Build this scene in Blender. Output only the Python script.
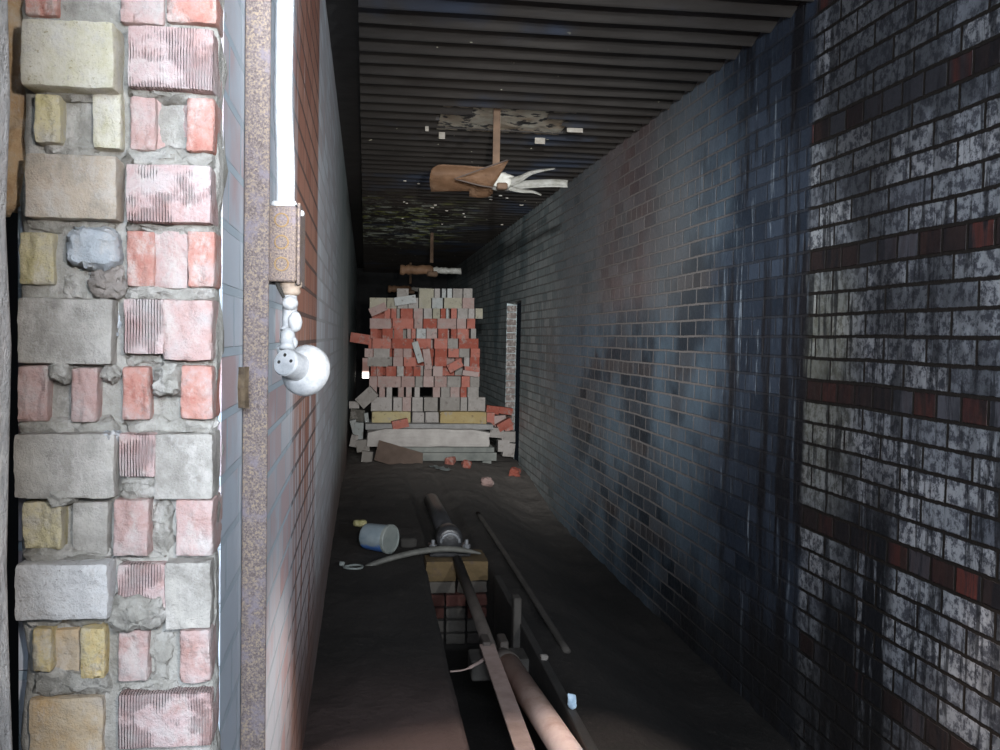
import bpy, bmesh, math, random
from mathutils import Vector, Matrix, noise
random.seed(7)
for o in list(bpy.data.objects): bpy.data.objects.remove(o)
S = bpy.context.scene
COL = S.collection
R = math.radians

# ------------------------------------------------------------ camera
F, CX, CY = 972.0, 500.0, 375.0
VPU, VPV, ROLL = 365.0, 335.0, 0.012
a = Vector(((VPU-CX)/F, (CY-VPV)/F, -1)).normalized()      # world +Y seen by the camera
b = Vector((math.sin(ROLL), math.cos(ROLL), 0)); b = (b - a*b.dot(a)).normalized()
c = a.cross(b)
CAMR = Matrix((c, a, b))
cd = bpy.data.cameras.new('camera'); cam = bpy.data.objects.new('camera', cd); COL.objects.link(cam)
cd.sensor_width = 36; cd.lens = 36*F/1000; cd.clip_start = 0.02
cam.matrix_world = CAMR.to_4x4()
S.camera = cam
S.view_settings.view_transform = 'Standard'; S.view_settings.look = 'None'
S.view_settings.gamma = 1; S.view_settings.use_curve_mapping = False
S.view_settings.exposure = 0.0

def ray(u, v): return CAMR @ Vector(((u-CX)/F, (CY-v)/F, -1))
def onY(u, v, y): d = ray(u, v); return d*(y/d.y)
def onX(u, v, x): d = ray(u, v); return d*(x/d.x)
def onZ(u, v, z): d = ray(u, v); return d*(z/d.z)

# ------------------------------------------------------------ light
w = bpy.data.worlds.new('world'); S.world = w; w.use_nodes = True
w.node_tree.nodes['Background'].inputs[0].default_value = (0.35, 0.45, 0.6, 1)
w.node_tree.nodes['Background'].inputs[1].default_value = 0.012
def lamp(name, kind, loc, energy, color=(1,1,1), target=None, **kw):
    l = bpy.data.lights.new(name, kind); l.energy = energy; l.color = color
    for k, v in kw.items(): setattr(l, k, v)
    o = bpy.data.objects.new(name, l); COL.objects.link(o); o.location = loc
    if target is not None:
        o.rotation_euler = (Vector(target)-Vector(loc)).to_track_quat('-Z', 'Y').to_euler()
    return o
FL = (0.17, -0.05, 0.14)
lamp('camera_flash', 'SPOT', FL, 23, (1, .96, .92), (-0.05, 3, 0.05), spot_size=R(100), spot_blend=.7, shadow_soft_size=.012)
lamp('torch_beam', 'SPOT', (0.17, -0.06, 0.13), 750, (1, .95, .9), (0.80, 9, .05), spot_size=R(35), spot_blend=1.0, shadow_soft_size=.02)
lamp('left_wall_fill', 'SPOT', (1.3, -1.2, 0.25), 640, (.92, .96, 1), (-.15, 6.2, .75), spot_size=R(54), spot_blend=1.0, shadow_soft_size=.03)  # added fill spot, no such source in view, brightens the left wall
lamp('right_wall_fill', 'SPOT', (-0.08, -0.9, 0.6), 2200, (.90, .96, 1), (1.4, 7.2, -.05), spot_size=R(27), spot_blend=1.0, shadow_soft_size=.03)  # unseen extra spot added to lift the middle of the right wall
lamp('daylight_behind', 'AREA', (0.1, -1.3, 0.55), 135, (.72, .84, 1), (1.2, 2.4, 0.0), size=.8)
lamp('near_floor_spot', 'SPOT', (0.80, 1.70, 0.98), 200, (1, .84, .76), (0.62, 1.62, -1.1), spot_size=R(60), spot_blend=.22, shadow_soft_size=.06)  # added spot under the closed ceiling, stands in for an unseen light source

# ------------------------------------------------------------ node helpers
class NT:
    def __init__(s, name, rough=.8, bump=None):
        s.m = bpy.data.materials.new(name); s.m.use_nodes = True
        s.t = s.m.node_tree; s.n = s.t.nodes; s.l = s.t.links
        s.b = s.n['Principled BSDF']; s.b.inputs['Roughness'].default_value = rough
        s.b.inputs['Specular IOR Level'].default_value = .3
        s._xyz = None
    def new(s, t, **kw):
        n = s.n.new(t)
        for k, v in kw.items(): setattr(n, k, v)
        return n
    def put(s, sock, v):
        if hasattr(v, 'is_linked') or hasattr(v, 'links'): s.l.new(v, sock)
        elif isinstance(v, (tuple, list)):
            sock.default_value = tuple(v)+((1,) if len(v) == 3 and sock.type == 'RGBA' else ())
        else: sock.default_value = v
    def obj(s):
        if not s._xyz:
            tc = s.new('ShaderNodeTexCoord'); s._o = tc.outputs['Object']
            x = s.new('ShaderNodeSeparateXYZ'); s.l.new(s._o, x.inputs[0]); s._xyz = x.outputs
        return s._o
    def xyz(s): s.obj(); return s._xyz
    def math(s, op, a, b=0.0, c=0.0, clamp=False):
        n = s.new('ShaderNodeMath', operation=op, use_clamp=clamp)
        s.put(n.inputs[0], a); s.put(n.inputs[1], b); s.put(n.inputs[2], c); return n.outputs[0]
    def comb(s, x, y, z=0.0):
        n = s.new('ShaderNodeCombineXYZ'); s.put(n.inputs[0], x); s.put(n.inputs[1], y); s.put(n.inputs[2], z); return n.outputs[0]
    def scaled(s, sc, off=(0,0,0), vec=None):
        n = s.new('ShaderNodeMapping'); s.put(n.inputs['Vector'], vec if vec is not None else s.obj())
        n.inputs['Scale'].default_value = sc; n.inputs['Location'].default_value = off; return n.outputs[0]
    def noise(s, scale=5, vec=None, detail=4, rough=.6, dist=0):
        n = s.new('ShaderNodeTexNoise'); s.put(n.inputs['Vector'], vec if vec is not None else s.obj())
        n.inputs['Scale'].default_value = scale; n.inputs['Detail'].default_value = detail
        n.inputs['Roughness'].default_value = rough; n.inputs['Distortion'].default_value = dist
        return n.outputs[0]
    def step(s, v, lo, hi, a=0.0, b=1.0):
        n = s.new('ShaderNodeMapRange', interpolation_type='SMOOTHSTEP'); s.put(n.inputs[0], v)
        n.inputs[1].default_value = lo; n.inputs[2].default_value = hi
        n.inputs[3].default_value = a; n.inputs[4].default_value = b; return n.outputs[0]
    def mix(s, f, a, b, mode='MIX'):
        n = s.new('ShaderNodeMix', data_type='RGBA', blend_type=mode)
        s.put(n.inputs[0], f); s.put(n.inputs[6], a); s.put(n.inputs[7], b); return n.outputs[2]
    def ramp(s, f, stops):
        n = s.new('ShaderNodeValToRGB'); e = n.color_ramp.elements
        while len(e) < len(stops): e.new(.5)
        for i, (p, col) in enumerate(stops): e[i].position = p; e[i].color = tuple(col)+(1,)
        s.put(n.inputs[0], f); return n.outputs[0]
    def bump(s, h, strength=.5, dist=.01):
        n = s.new('ShaderNodeBump'); n.inputs['Strength'].default_value = strength
        n.inputs['Distance'].default_value = dist; s.put(n.inputs['Height'], h)
        s.l.new(n.outputs[0], s.b.inputs['Normal'])
    def col(s, v): s.put(s.b.inputs['Base Color'], v); return s.m
    def rough(s, v): s.put(s.b.inputs['Roughness'], v)
    def brick(s, vec, bw=.2032, rh=.0677, mort=.005, smooth=.15, squash=.5, sf=6):
        n = s.new('ShaderNodeTexBrick', offset=.5, offset_frequency=2, squash=squash, squash_frequency=sf)
        s.put(n.inputs['Vector'], vec)
        for k, v in (('Color1', (0,0,0,1)), ('Color2', (1,1,1,1)), ('Mortar', (.5,.5,.5,1)), ('Scale', 1), ('Mortar Size', mort),
                     ('Mortar Smooth', smooth), ('Bias', 0), ('Brick Width', bw), ('Row Height', rh)): n.inputs[k].default_value = v
        return n.outputs['Color'], n.outputs['Fac']

def simple(name, c1, c2, scale=8, rough=.8, bump=.4, bdist=.004, detail=6, metal=0, c3=None):
    t = NT(name, rough)
    f = t.noise(scale, detail=detail, rough=.65)
    st = [(.3, c1), (.68, c2)]
    if c3: st = [(.3, c1), (.5, c2), (.7, c3)]
    t.b.inputs['Metallic'].default_value = metal
    if bump: t.bump(t.noise(scale*4, detail=5, rough=.7), bump, bdist)
    return t.col(t.ramp(f, st))

# ------------------------------------------------------------ big wall materials
def wall_right_mat():
    t = NT('sooty_glazed_brick', .5)
    x, y, z = t.xyz()
    u = y; v = t.math('ADD', z, .184+.4062*8)
    wob = t.math('MULTIPLY', t.math('SUBTRACT', t.noise(2.2, detail=2), .5), .012)
    wob2 = t.math('MULTIPLY', t.math('SUBTRACT', t.noise(45, detail=4, rough=.7), .5), .009)
    vec = t.comb(t.math('ADD', t.math('ADD', u, .06), t.math('MULTIPLY', wob2, .6)), t.math('ADD', t.math('ADD', v, wob), wob2))
    rnd, mo = t.brick(vec, mort=.0060, smooth=.35)
    row = t.math('FLOOR', t.math('DIVIDE', v, .0677))
    bw = 0
    hdr = t.math('LESS_THAN', t.math('FLOORED_MODULO', row, 6.0), .5)
    vs = t.noise(1, t.scaled((1, 26, 2.6)), 6, .7)          # vertical streaks
    vs2 = t.noise(1, t.scaled((1, 55, 5), (0, 3, 7)), 5, .75)
    vs3 = t.noise(1, t.scaled((1, 9, 1.1), (0, 11, 2)), 5, .65)
    bl = t.noise(1.1, t.scaled((1, 1, 1), (4, 2, 9)), 4, .6)
    fine = t.noise(38, detail=5, rough=.75)
    # whitewashed near zone
    wcol = t.ramp(rnd, [(0, (.17, .185, .21)), (.45, (.33, .35, .37)), (1, (.50, .51, .52))])
    wcol = t.mix(t.step(fine, .44, .58), wcol, (.085, .09, .105))
    yel = t.math('MULTIPLY', t.step(y, 2.55, 2.75), t.math('MULTIPLY', t.step(z, -.75, -.2), t.step(z, .35, .05)))
    wcol = t.mix(t.math('MULTIPLY', yel, .45), wcol, (.30, .29, .19))
    hcol = t.ramp(t.math('ADD', rnd, t.math('MULTIPLY', t.math('SUBTRACT', vs, .5), .8)), [(.18, (.035, .025, .024)), (.38, (.05, .028, .024)), (.5, (.14, .042, .033)), (.58, (.06, .042, .042)), (.85, (.11, .11, .125))])
    acol = t.mix(hdr, wcol, hcol)
    sootA = t.math('MAXIMUM', t.step(vs, .5, .6), t.step(vs3, .55, .66))
    bigs = t.noise(1.6, t.scaled((1, 1.6, .8), (1, 5, 3)), 5, .7)
    sootA = t.math('MAXIMUM', sootA, t.step(t.math('ADD', bigs, t.step(z, .15, 1.0, 0, .10)), .48, .62, 0, .8))
    sootA = t.math('MULTIPLY', sootA, .85)
    strk = t.math('MULTIPLY', t.step(y, 2.70, 2.60), t.step(y, 2.36, 2.44))
    strk = t.math('MULTIPLY', strk, t.math('MULTIPLY', t.step(vs, .36, .5), t.step(z, -.1, -.55)))
    strk2 = t.math('MULTIPLY', t.math('MULTIPLY', t.step(y, 2.85, 2.75), t.step(y, 2.55, 2.6)), t.math('MULTIPLY', t.step(z, -.55, -.8), t.step(vs3, .3, .5)))
    sootA = t.math('MAXIMUM', sootA, t.math('MAXIMUM', strk, strk2))
    acol = t.mix(sootA, acol, (.014, .015, .018))
    acol = t.mix(mo, acol, (.022, .018, .015))
    # blue-black drip zone
    bcol = t.ramp(rnd, [(0, (.022, .03, .045)), (1, (.06, .078, .11))])
    bcol = t.mix(t.step(vs, .58, .70), bcol, (.32, .37, .42))
    bcol = t.mix(t.math('MULTIPLY', t.step(vs2, .6, .72), .6), bcol, (.20, .25, .30))
    bcol = t.mix(t.step(vs3, .50, .38), bcol, (.016, .016, .02))
    bcol = t.mix(t.math('MULTIPLY', mo, .55), bcol, (.04, .038, .04))
    # slate zone with pale joints
    ccol = t.ramp(rnd, [(0, (.018, .024, .032)), (.5, (.042, .052, .065)), (1, (.10, .105, .115))])
    ccol = t.mix(t.math('MULTIPLY', hdr, .6), ccol, (.07, .055, .05))
    blue = t.step(bl, .42, .58)
    ccol = t.mix(t.math('MULTIPLY', blue, .75), ccol, (.13, .18, .225))
    ccol = t.mix(t.math('MULTIPLY', t.step(vs2, .6, .75), .5), ccol, (.24, .28, .31))
    ccol = t.mix(mo, ccol, (.20, .18, .17))
    ped = t.math('MULTIPLY', t.step(z, -.02, .32), t.step(y, 3.5, 4.6))
    haze = t.math('MULTIPLY', ped, t.step(bl, .25, .6, .45, .9))
    rust = t.math('MULTIPLY', t.math('MULTIPLY', t.step(y, 4.2, 4.9), t.step(y, 6.3, 5.5)), t.step(z, -.1, .25))
    dust = t.mix(t.math('MULTIPLY', t.step(t.math('MULTIPLY', rust, t.noise(1.6, detail=5)), .15, .6), .8), (.15, .155, .16), (.18, .105, .09))
    dust = t.mix(t.math('MULTIPLY', mo, .6), dust, (.19, .165, .15))
    dust = t.mix(t.math('MULTIPLY', t.step(rnd, .3, .9), .4), dust, (.20, .18, .175))
    ccol = t.mix(haze, ccol, dust)
    # far dusty zone
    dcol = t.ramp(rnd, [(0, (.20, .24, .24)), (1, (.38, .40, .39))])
    dcol = t.mix(t.step(vs, .53, .66), dcol, (.46, .53, .53))  # teal-white glints of the glossy wall, painted as bright streaks
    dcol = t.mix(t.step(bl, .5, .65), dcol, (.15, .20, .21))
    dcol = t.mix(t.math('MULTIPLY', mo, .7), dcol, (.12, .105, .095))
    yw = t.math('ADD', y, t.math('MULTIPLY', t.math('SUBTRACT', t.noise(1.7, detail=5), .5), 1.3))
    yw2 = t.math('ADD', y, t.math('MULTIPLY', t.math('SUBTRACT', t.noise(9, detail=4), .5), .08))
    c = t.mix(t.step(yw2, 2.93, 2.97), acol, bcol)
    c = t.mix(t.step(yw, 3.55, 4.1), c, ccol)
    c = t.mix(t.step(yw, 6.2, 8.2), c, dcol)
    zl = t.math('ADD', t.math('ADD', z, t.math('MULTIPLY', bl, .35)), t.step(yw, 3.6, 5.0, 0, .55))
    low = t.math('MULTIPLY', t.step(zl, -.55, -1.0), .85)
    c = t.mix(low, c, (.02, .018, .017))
    h = t.math('SUBTRACT', t.math('MULTIPLY', fine, .35), mo)
    t.bump(h, .7, .006)
    t.rough(t.step(fine, .3, .7, .34, .62))
    return t.col(c)

def wall_left_mat():
    t = NT('painted_brick_left', .6)
    x, y, z = t.xyz()
    v = t.math('ADD', z, .0677*60+.021)
    vec = t.comb(t.math('ADD', y, .02), v)
    rnd, mo = t.brick(vec, mort=.0055)
    fine = t.noise(30, detail=5, rough=.7)
    vs = t.noise(1, t.scaled((1, 20, 2)), 5, .7)
    bl = t.noise(3, detail=4)
    near = t.ramp(rnd, [(0, (.58, .40, .40)), (.5, (.62, .54, .56)), (1, (.62, .65, .70))])
    near = t.mix(t.step(bl, .40, .56), near, (.60, .66, .73))
    near = t.mix(mo, near, (.50, .58, .64))
    red = t.ramp(rnd, [(0, (.30, .13, .09)), (1, (.42, .22, .16))])
    red = t.mix(t.step(t.math('ADD', vs, t.step(z, .4, -.6, -.06, .12)), .54, .66), red, (.58, .55, .58))
    red = t.mix(t.math('MULTIPLY', mo, .8), red, (.09, .07, .065))
    pale = t.ramp(rnd, [(0, (.46, .44, .46)), (1, (.60, .64, .68))])
    pale = t.mix(t.step(vs, .55, .7), pale, (.50, .36, .31))
    pale = t.mix(t.math('MULTIPLY', mo, .5), pale, (.36, .36, .36))
    far = t.ramp(bl, [(.3, (.30, .36, .36)), (.7, (.44, .47, .46))])
    yw = t.math('ADD', y, t.math('MULTIPLY', t.math('SUBTRACT', vs, .5), .7))
    c = t.mix(t.step(yw, 1.95, 2.2), near, red)
    c = t.mix(t.step(y, 3.02, 3.12), c, pale)
    c = t.mix(t.step(yw, 4.2, 6.5), c, far)
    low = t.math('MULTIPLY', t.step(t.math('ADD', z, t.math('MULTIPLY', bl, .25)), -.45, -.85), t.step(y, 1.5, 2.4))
    c = t.mix(t.math('MULTIPLY', low, .8), c, (.14, .075, .055))  # warm, dim light low on the wall, put into the colour
    t.bump(t.math('SUBTRACT', t.math('MULTIPLY', fine, .3), mo), .7, .006)
    return t.col(c)

def ceiling_mat():
    t = NT('sooty_corrugated_steel', .55)
    x, y, z = t.xyz()
    n1 = t.noise(1, t.scaled((3, 14, 3)), 5, .6)
    fine = t.noise(60, detail=4, rough=.7)
    c = t.ramp(n1, [(.3, (.027, .023, .020)), (.7, (.052, .046, .041))])
    c = t.mix(t.step(t.noise(1.3), .52, .66), c, (.036, .043, .060))
    sp = t.noise(1, t.scaled((22, 30, 1)), 2, .5)
    patch = t.math('MULTIPLY', t.step(y, 7.2, 9.0), t.step(y, 12.4, 11.0))
    pn = t.noise(1, t.scaled((5, 12, 1), (3, 0, 0)), 6, .7)
    pc = t.mix(t.step(t.noise(4), .45, .6), (.30, .32, .27), (.17, .18, .05))
    xm = t.step(x, 1.2, .5)
    c = t.mix(t.math('MULTIPLY', t.math('MULTIPLY', patch, xm), t.step(pn, .5, .58)), c, pc)
    fl = t.math('MULTIPLY', t.step(sp, .735, .76), t.step(y, 3.3, 3.8))
    c = t.mix(fl, c, (.42, .40, .30))
    t.bump(fine, .3, .003)
    return t.col(c)

def floor_mat():
    t = NT('black_soot_floor', .9)
    x, y, z = t.xyz()
    n1 = t.noise(2.2, detail=6); fine = t.noise(45, detail=5, rough=.75)
    c = t.ramp(n1, [(.3, (.011, .0095, .008)), (.7, (.026, .022, .019))])
    c = t.mix(t.step(fine, .55, .72), c, (.045, .038, .032))
    c = t.mix(t.math('MULTIPLY', t.step(y, 3.4, 2.5), t.step(x, .40, .30)), c, t.mix(n1, (.05, .034, .029), (.10, .068, .06)))  # pinkish pool of light on the near floor, painted into the colour
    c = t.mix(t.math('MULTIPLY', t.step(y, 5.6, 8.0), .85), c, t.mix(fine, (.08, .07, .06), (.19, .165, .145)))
    t.bump(t.math('ADD', t.math('MULTIPLY', fine, .5), t.noise(14, detail=4)), .6, .02)
    return t.col(c)

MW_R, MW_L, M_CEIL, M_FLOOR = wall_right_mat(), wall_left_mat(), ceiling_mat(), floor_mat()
M_BLACK = simple('black_steel', (.02, .019, .018), (.045, .043, .042), 6, .6)
def rust_mat():
    t = NT('speckled_rust', .75)
    n = t.noise(26, detail=6, rough=.75); f = t.noise(420, detail=4, rough=.7)
    c = t.ramp(f, [(.36, (.075, .055, .05)), (.5, (.14, .112, .105)), (.66, (.27, .20, .13))])
    c = t.mix(t.step(n, .5, .66), c, (.16, .135, .15))
    t.bump(f, .6, .0015); return t.col(c)
M_RUST = rust_mat()
M_WHITE = simple('white_paint', (.42, .435, .45), (.56, .57, .575), 40, .6, .5, .002)
M_WHITE2 = simple('dirty_porcelain', (.24, .25, .26), (.40, .405, .41), 70, .4, .3, .001)
M_HOLE = simple('dark_hole', (.02, .018, .016), (.03, .028, .025), 20, .9, 0)

def brickmat(name, c1, c2, c3=None, scale=30, ribs=False, speck=None, rough=.9):
    t = NT(name, rough)
    n = t.noise(scale, detail=6, rough=.7); f = t.noise(220, detail=4, rough=.8)
    st = [(.3, c1), (.68, c2)] if not c3 else [(.28, c1), (.5, c2), (.70, c3)]
    c = t.ramp(n, st)
    if speck: c = t.mix(t.step(f, .58, .68), c, speck)
    c = t.mix(t.step(t.noise(34, t.scaled((1, 1, .6), (3, 1, 8)), 6, .75), .48, .66, 0, .6), c, (.60, .56, .52))
    c = t.mix(t.step(t.noise(90, detail=5, rough=.8), .60, .70, 0, .6), c, (.34, .29, .26))
    h = t.math('ADD', t.math('MULTIPLY', f, .6), t.math('MULTIPLY', t.noise(70, detail=4), .8))
    if ribs:
        x, y, z = t.xyz()
        xx = t.math('ADD', x, t.math('MULTIPLY', t.noise(40, detail=2), .0012))
        wv = t.math('SINE', t.math('MULTIPLY', xx, 2*math.pi/.0028))
        keep = t.step(t.noise(24, detail=4), .58, .46)
        h = t.math('ADD', h, t.math('MULTIPLY', t.math('MULTIPLY', wv, keep), .3))
        c = t.mix(t.math('MULTIPLY', t.math('MULTIPLY', t.step(wv, 0, -1), keep), .22), c, (.36, .22, .2))
    t.bump(h, 1.0, .0045)
    return t.col(c)
PB = {
 'cream': brickmat('cream_brick', (.52, .47, .26), (.66, .61, .48), (.74, .70, .62), 26, speck=(.40, .34, .2)),
 'ribbed': brickmat('ribbed_pink_brick', (.46, .25, .21), (.56, .41, .39), (.60, .54, .52), 22, ribs=True),
 'red': brickmat('red_brick_broken', (.46, .15, .11), (.53, .28, .23), (.52, .42, .40), 28),
 'pink': brickmat('pink_brick_broken', (.44, .25, .21), (.53, .37, .34), (.52, .46, .44), 25),
 'yellow': brickmat('yellow_brick', (.60, .40, .16), (.64, .52, .28), (.55, .50, .42), 24, speck=(.35, .25, .10)),
 'moss': brickmat('mossy_yellow_brick', (.50, .42, .20), (.60, .52, .33), (.50, .45, .38), 30, speck=(.3, .25, .16)),
 'grey': brickmat('mortar_smeared_brick', (.25, .23, .20), (.43, .40, .36), (.58, .54, .48), 18),
 'peach': brickmat('peach_smeared_brick', (.30, .27, .23), (.55, .45, .35), (.64, .60, .55), 16),
 'white': brickmat('white_speckled_brick', (.60, .58, .57), (.72, .71, .70), None, 40, speck=(.35, .32, .31)),
 'tan': brickmat('orange_tan_brick', (.58, .38, .19), (.58, .46, .32), (.52, .45, .38), 18),
 'mortar': brickmat('grey_mortar', (.22, .205, .18), (.36, .34, .30), (.48, .46, .42), 30),
 'blue': brickmat('bluegrey_mortar', (.40, .43, .46), (.52, .54, .56), None, 40),
 'brown': brickmat('brown_mortar', (.26, .22, .19), (.36, .32, .29), None, 30),
}

# ------------------------------------------------------------ object helpers
def put(name, bm, mat, parent=None, smooth=False):
    me = bpy.data.meshes.new(name); bm.to_mesh(me); bm.free()
    if smooth:
        for p in me.polygons: p.use_smooth = True
        if smooth != True: me.set_sharp_from_angle(angle=R(smooth))
    o = bpy.data.objects.new(name, me); COL.objects.link(o)
    if mat: me.materials.append(mat)
    if parent: o.parent = parent
    return o
def tag(o, label, cat, group=None, kind=None):
    o['label'] = label; o['category'] = cat
    if group: o['group'] = group
    if kind: o['kind'] = kind
    return o
def struct(o, label=None, cat=None):
    o['kind'] = 'structure'
    if label: o['label'] = label
    if cat: o['category'] = cat
    return o
def empty(name, loc, label, cat, group=None, rot=(0,0,0)):
    o = bpy.data.objects.new(name, None); COL.objects.link(o); o.location = loc; o.rotation_euler = rot
    o.empty_display_size = .05
    return tag(o, label, cat, group)
def bx(bm, lo, hi, M=None, bevel=0, seg=1):
    lo, hi = Vector(lo), Vector(hi); t = bmesh.new()
    bmesh.ops.create_cube(t, size=1)
    for v in t.verts: v.co = Vector([(lo[i]+hi[i])/2 + v.co[i]*(hi[i]-lo[i]) for i in range(3)])
    if bevel: bmesh.ops.bevel(t, geom=t.edges[:], offset=bevel, segments=seg, affect='EDGES', profile=.6)
    join(bm, t, M)
def join(bm, t, M=None):
    if M is not None: t.transform(M)
    me = bpy.data.meshes.new('tmp'); t.to_mesh(me); t.free(); bm.from_mesh(me); bpy.data.meshes.remove(me)
def tube(bm, pts, rad, seg=12, cap=True, flat=1.0):
    pts = [Vector(p) for p in pts]; rings = []
    if not isinstance(rad, (list, tuple)): rad = [rad]*len(pts)
    for i, p in enumerate(pts):
        d = (pts[min(i+1, len(pts)-1)]-pts[max(i-1, 0)]).normalized()
        ref = Vector((0,0,1)) if abs(d.z) < .9 else Vector((0,1,0))
        s = d.cross(ref).normalized(); u = s.cross(d)
        rings.append([bm.verts.new(p + (s*math.cos(2*math.pi*k/seg) + u*flat*math.sin(2*math.pi*k/seg))*rad[i]) for k in range(seg)])
    for r0, r1 in zip(rings, rings[1:]):
        for k in range(seg): bm.faces.new((r0[k], r0[(k+1)%seg], r1[(k+1)%seg], r1[k]))
    if cap: bm.faces.new(rings[0][::-1]); bm.faces.new(rings[-1])
def smoothpath(pts, n=8):
    pts = [Vector(p) for p in pts]; out = []
    for i in range(len(pts)-1):
        p0, p1, p2, p3 = pts[max(i-1,0)], pts[i], pts[i+1], pts[min(i+2, len(pts)-1)]
        for k in range(n):
            t = k/n
            out.append(.5*((2*p1)+(p2-p0)*t+(2*p0-5*p1+4*p2-p3)*t*t+(3*p1-p0-3*p2+p3)*t**3))
    return out+[pts[-1]]
def rough(bm, amp, scale, seed=0, subs=0):
    if subs: bmesh.ops.subdivide_edges(bm, edges=bm.edges[:], cuts=subs, use_grid_fill=True)
    for v in bm.verts:
        v.co += amp*noise.noise_vector(v.co*scale + Vector((seed*7.3, seed*3.1, seed)))
def roughbox(lo, hi, amp=.003, scale=28, seed=0, bevel=.004, cuts=8):
    t = bmesh.new(); bx(t, lo, hi)
    bmesh.ops.subdivide_edges(t, edges=t.edges[:], cuts=cuts, use_grid_fill=True)
    lo, hi = Vector(lo), Vector(hi); c = (lo+hi)/2; h = (hi-lo)/2
    for v in t.verts:          # round the edges
        d = v.co-c; q = Vector([max(abs(d[i])-(h[i]-bevel*2), 0)*(1 if d[i] > 0 else -1) for i in range(3)])
        if q.length > bevel*2:
            core = d-q; v.co = c+core+q.normalized()*bevel*2
    rough(t, amp, scale, seed); rough(t, amp*.4, scale*4, seed+5)
    return t
def sheet(bm, grid, thick):
    """grid of points (rows of Vectors) -> closed sheet of real thickness"""
    t = bmesh.new(); vs = [[t.verts.new(p) for p in r] for r in grid]
    for i in range(len(vs)-1):
        for j in range(len(vs[0])-1): t.faces.new((vs[i][j], vs[i][j+1], vs[i+1][j+1], vs[i+1][j]))
    bmesh.ops.solidify(t, geom=t.faces[:], thickness=thick); bmesh.ops.recalc_face_normals(t, faces=t.faces[:])
    join(bm, t)
def lathe(bm, prof, M=None, seg=28):
    t = bmesh.new(); rings = []
    for r, z in prof: rings.append([t.verts.new((r*math.cos(2*math.pi*k/seg), r*math.sin(2*math.pi*k/seg), z)) for k in range(seg)])
    for r0, r1 in zip(rings, rings[1:]):
        for k in range(seg): t.faces.new((r0[k], r0[(k+1)%seg], r1[(k+1)%seg], r1[k]))
    t.faces.new(rings[0][::-1]); t.faces.new(rings[-1])
    join(bm, t, M)
def axisM(p, d):
    return Matrix.Translation(Vector(p)) @ Vector(d).to_track_quat('Z', 'Y').to_matrix().to_4x4()

# ------------------------------------------------------------ room shell
XL, XR, ZC, YE = -0.149, 1.40, 1.085, 17.0
# right wall with a doorway (Y 8.75 - 9.65)
D0, D1, DT = 8.72, 9.62, .34
bm = bmesh.new()
bx(bm, (XR, -.4, -1.7), (XR+.10, D0, 1.35)); bx(bm, (XR, D1, -1.7), (XR+.10, YE, 1.35)); bx(bm, (XR, D0, DT), (XR+.10, D1, 1.35))
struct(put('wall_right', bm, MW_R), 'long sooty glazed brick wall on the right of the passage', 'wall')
M_VOID = simple('dark_void', (.01, .01, .01), (.02, .02, .02), 3, .95, 0)
bm = bmesh.new(); bx(bm, (XR+.9, D0-.9, -1.7), (XR+1.0, D1+.9, 1.35))
struct(put('wall_side_room', bm, M_VOID), 'dark wall of the side room behind the doorway', 'wall')
M_JAMB = brickmat('pale_jamb_brick', (.15, .12, .107), (.23, .185, .165), None, 6)
bm = bmesh.new()
for k in range(23):
    z0 = -1.25+k*.0685
    t = roughbox((XR+.002, D1-.012, z0), (XR+.095, D1+.03, z0+.062), .002, 30, k, .003, 3); join(bm, t)
struct(put('trim_1', bm, M_JAMB), 'pale brick reveal of the doorway in the right wall', 'trim')
# end wall with small daylight gap
g0, g1 = onY(362.5, 358, YE), onY(368.8, 378.5, YE)
bm = bmesh.new()
bx(bm, (-.6, YE, -1.7), (g0.x, YE+.2, 1.6)); bx(bm, (g1.x, YE, -1.7), (2, YE+.2, 1.6))
bx(bm, (g0.x, YE, g0.z), (g1.x, YE+.2, 1.6)); bx(bm, (g0.x, YE, -1.7), (g1.x, YE+.2, g1.z))
struct(put('wall_end', bm, M_VOID), 'dark wall closing the far end of the passage', 'wall')
t = NT('daylight_glow', 1); t.col((.8, .8, .8))
zz = t.xyz()[2]
t.put(t.b.inputs['Emission Color'], t.mix(t.step(zz, g1.z+.14, g1.z+.07), (.42, .24, .20), (1, .93, .85)))
t.put(t.b.inputs['Emission Strength'], t.math('MULTIPLY', t.step(zz, g1.z+.14, g1.z+.07, .35, 5), 1.0))
bm = bmesh.new()
t2 = bmesh.new(); bx(t2, (g0.x, YE+.12, g1.z), (g1.x, YE+.14, g0.z)); join(bm, t2)
struct(put('window_1', bm, t.m), 'small bright daylight gap at the far end of the passage', 'window')

# left wall: long face, the broken end is built below
PY = 1.00                                 # plane of the broken end
WX0 = -.362
bm = bmesh.new()
bx(bm, (WX0+.01, PY+.055, -1.35), (XL, YE, 1.155))
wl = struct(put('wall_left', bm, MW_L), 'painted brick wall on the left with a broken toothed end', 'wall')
# lean of the left wall end is handled by the camera roll

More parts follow.
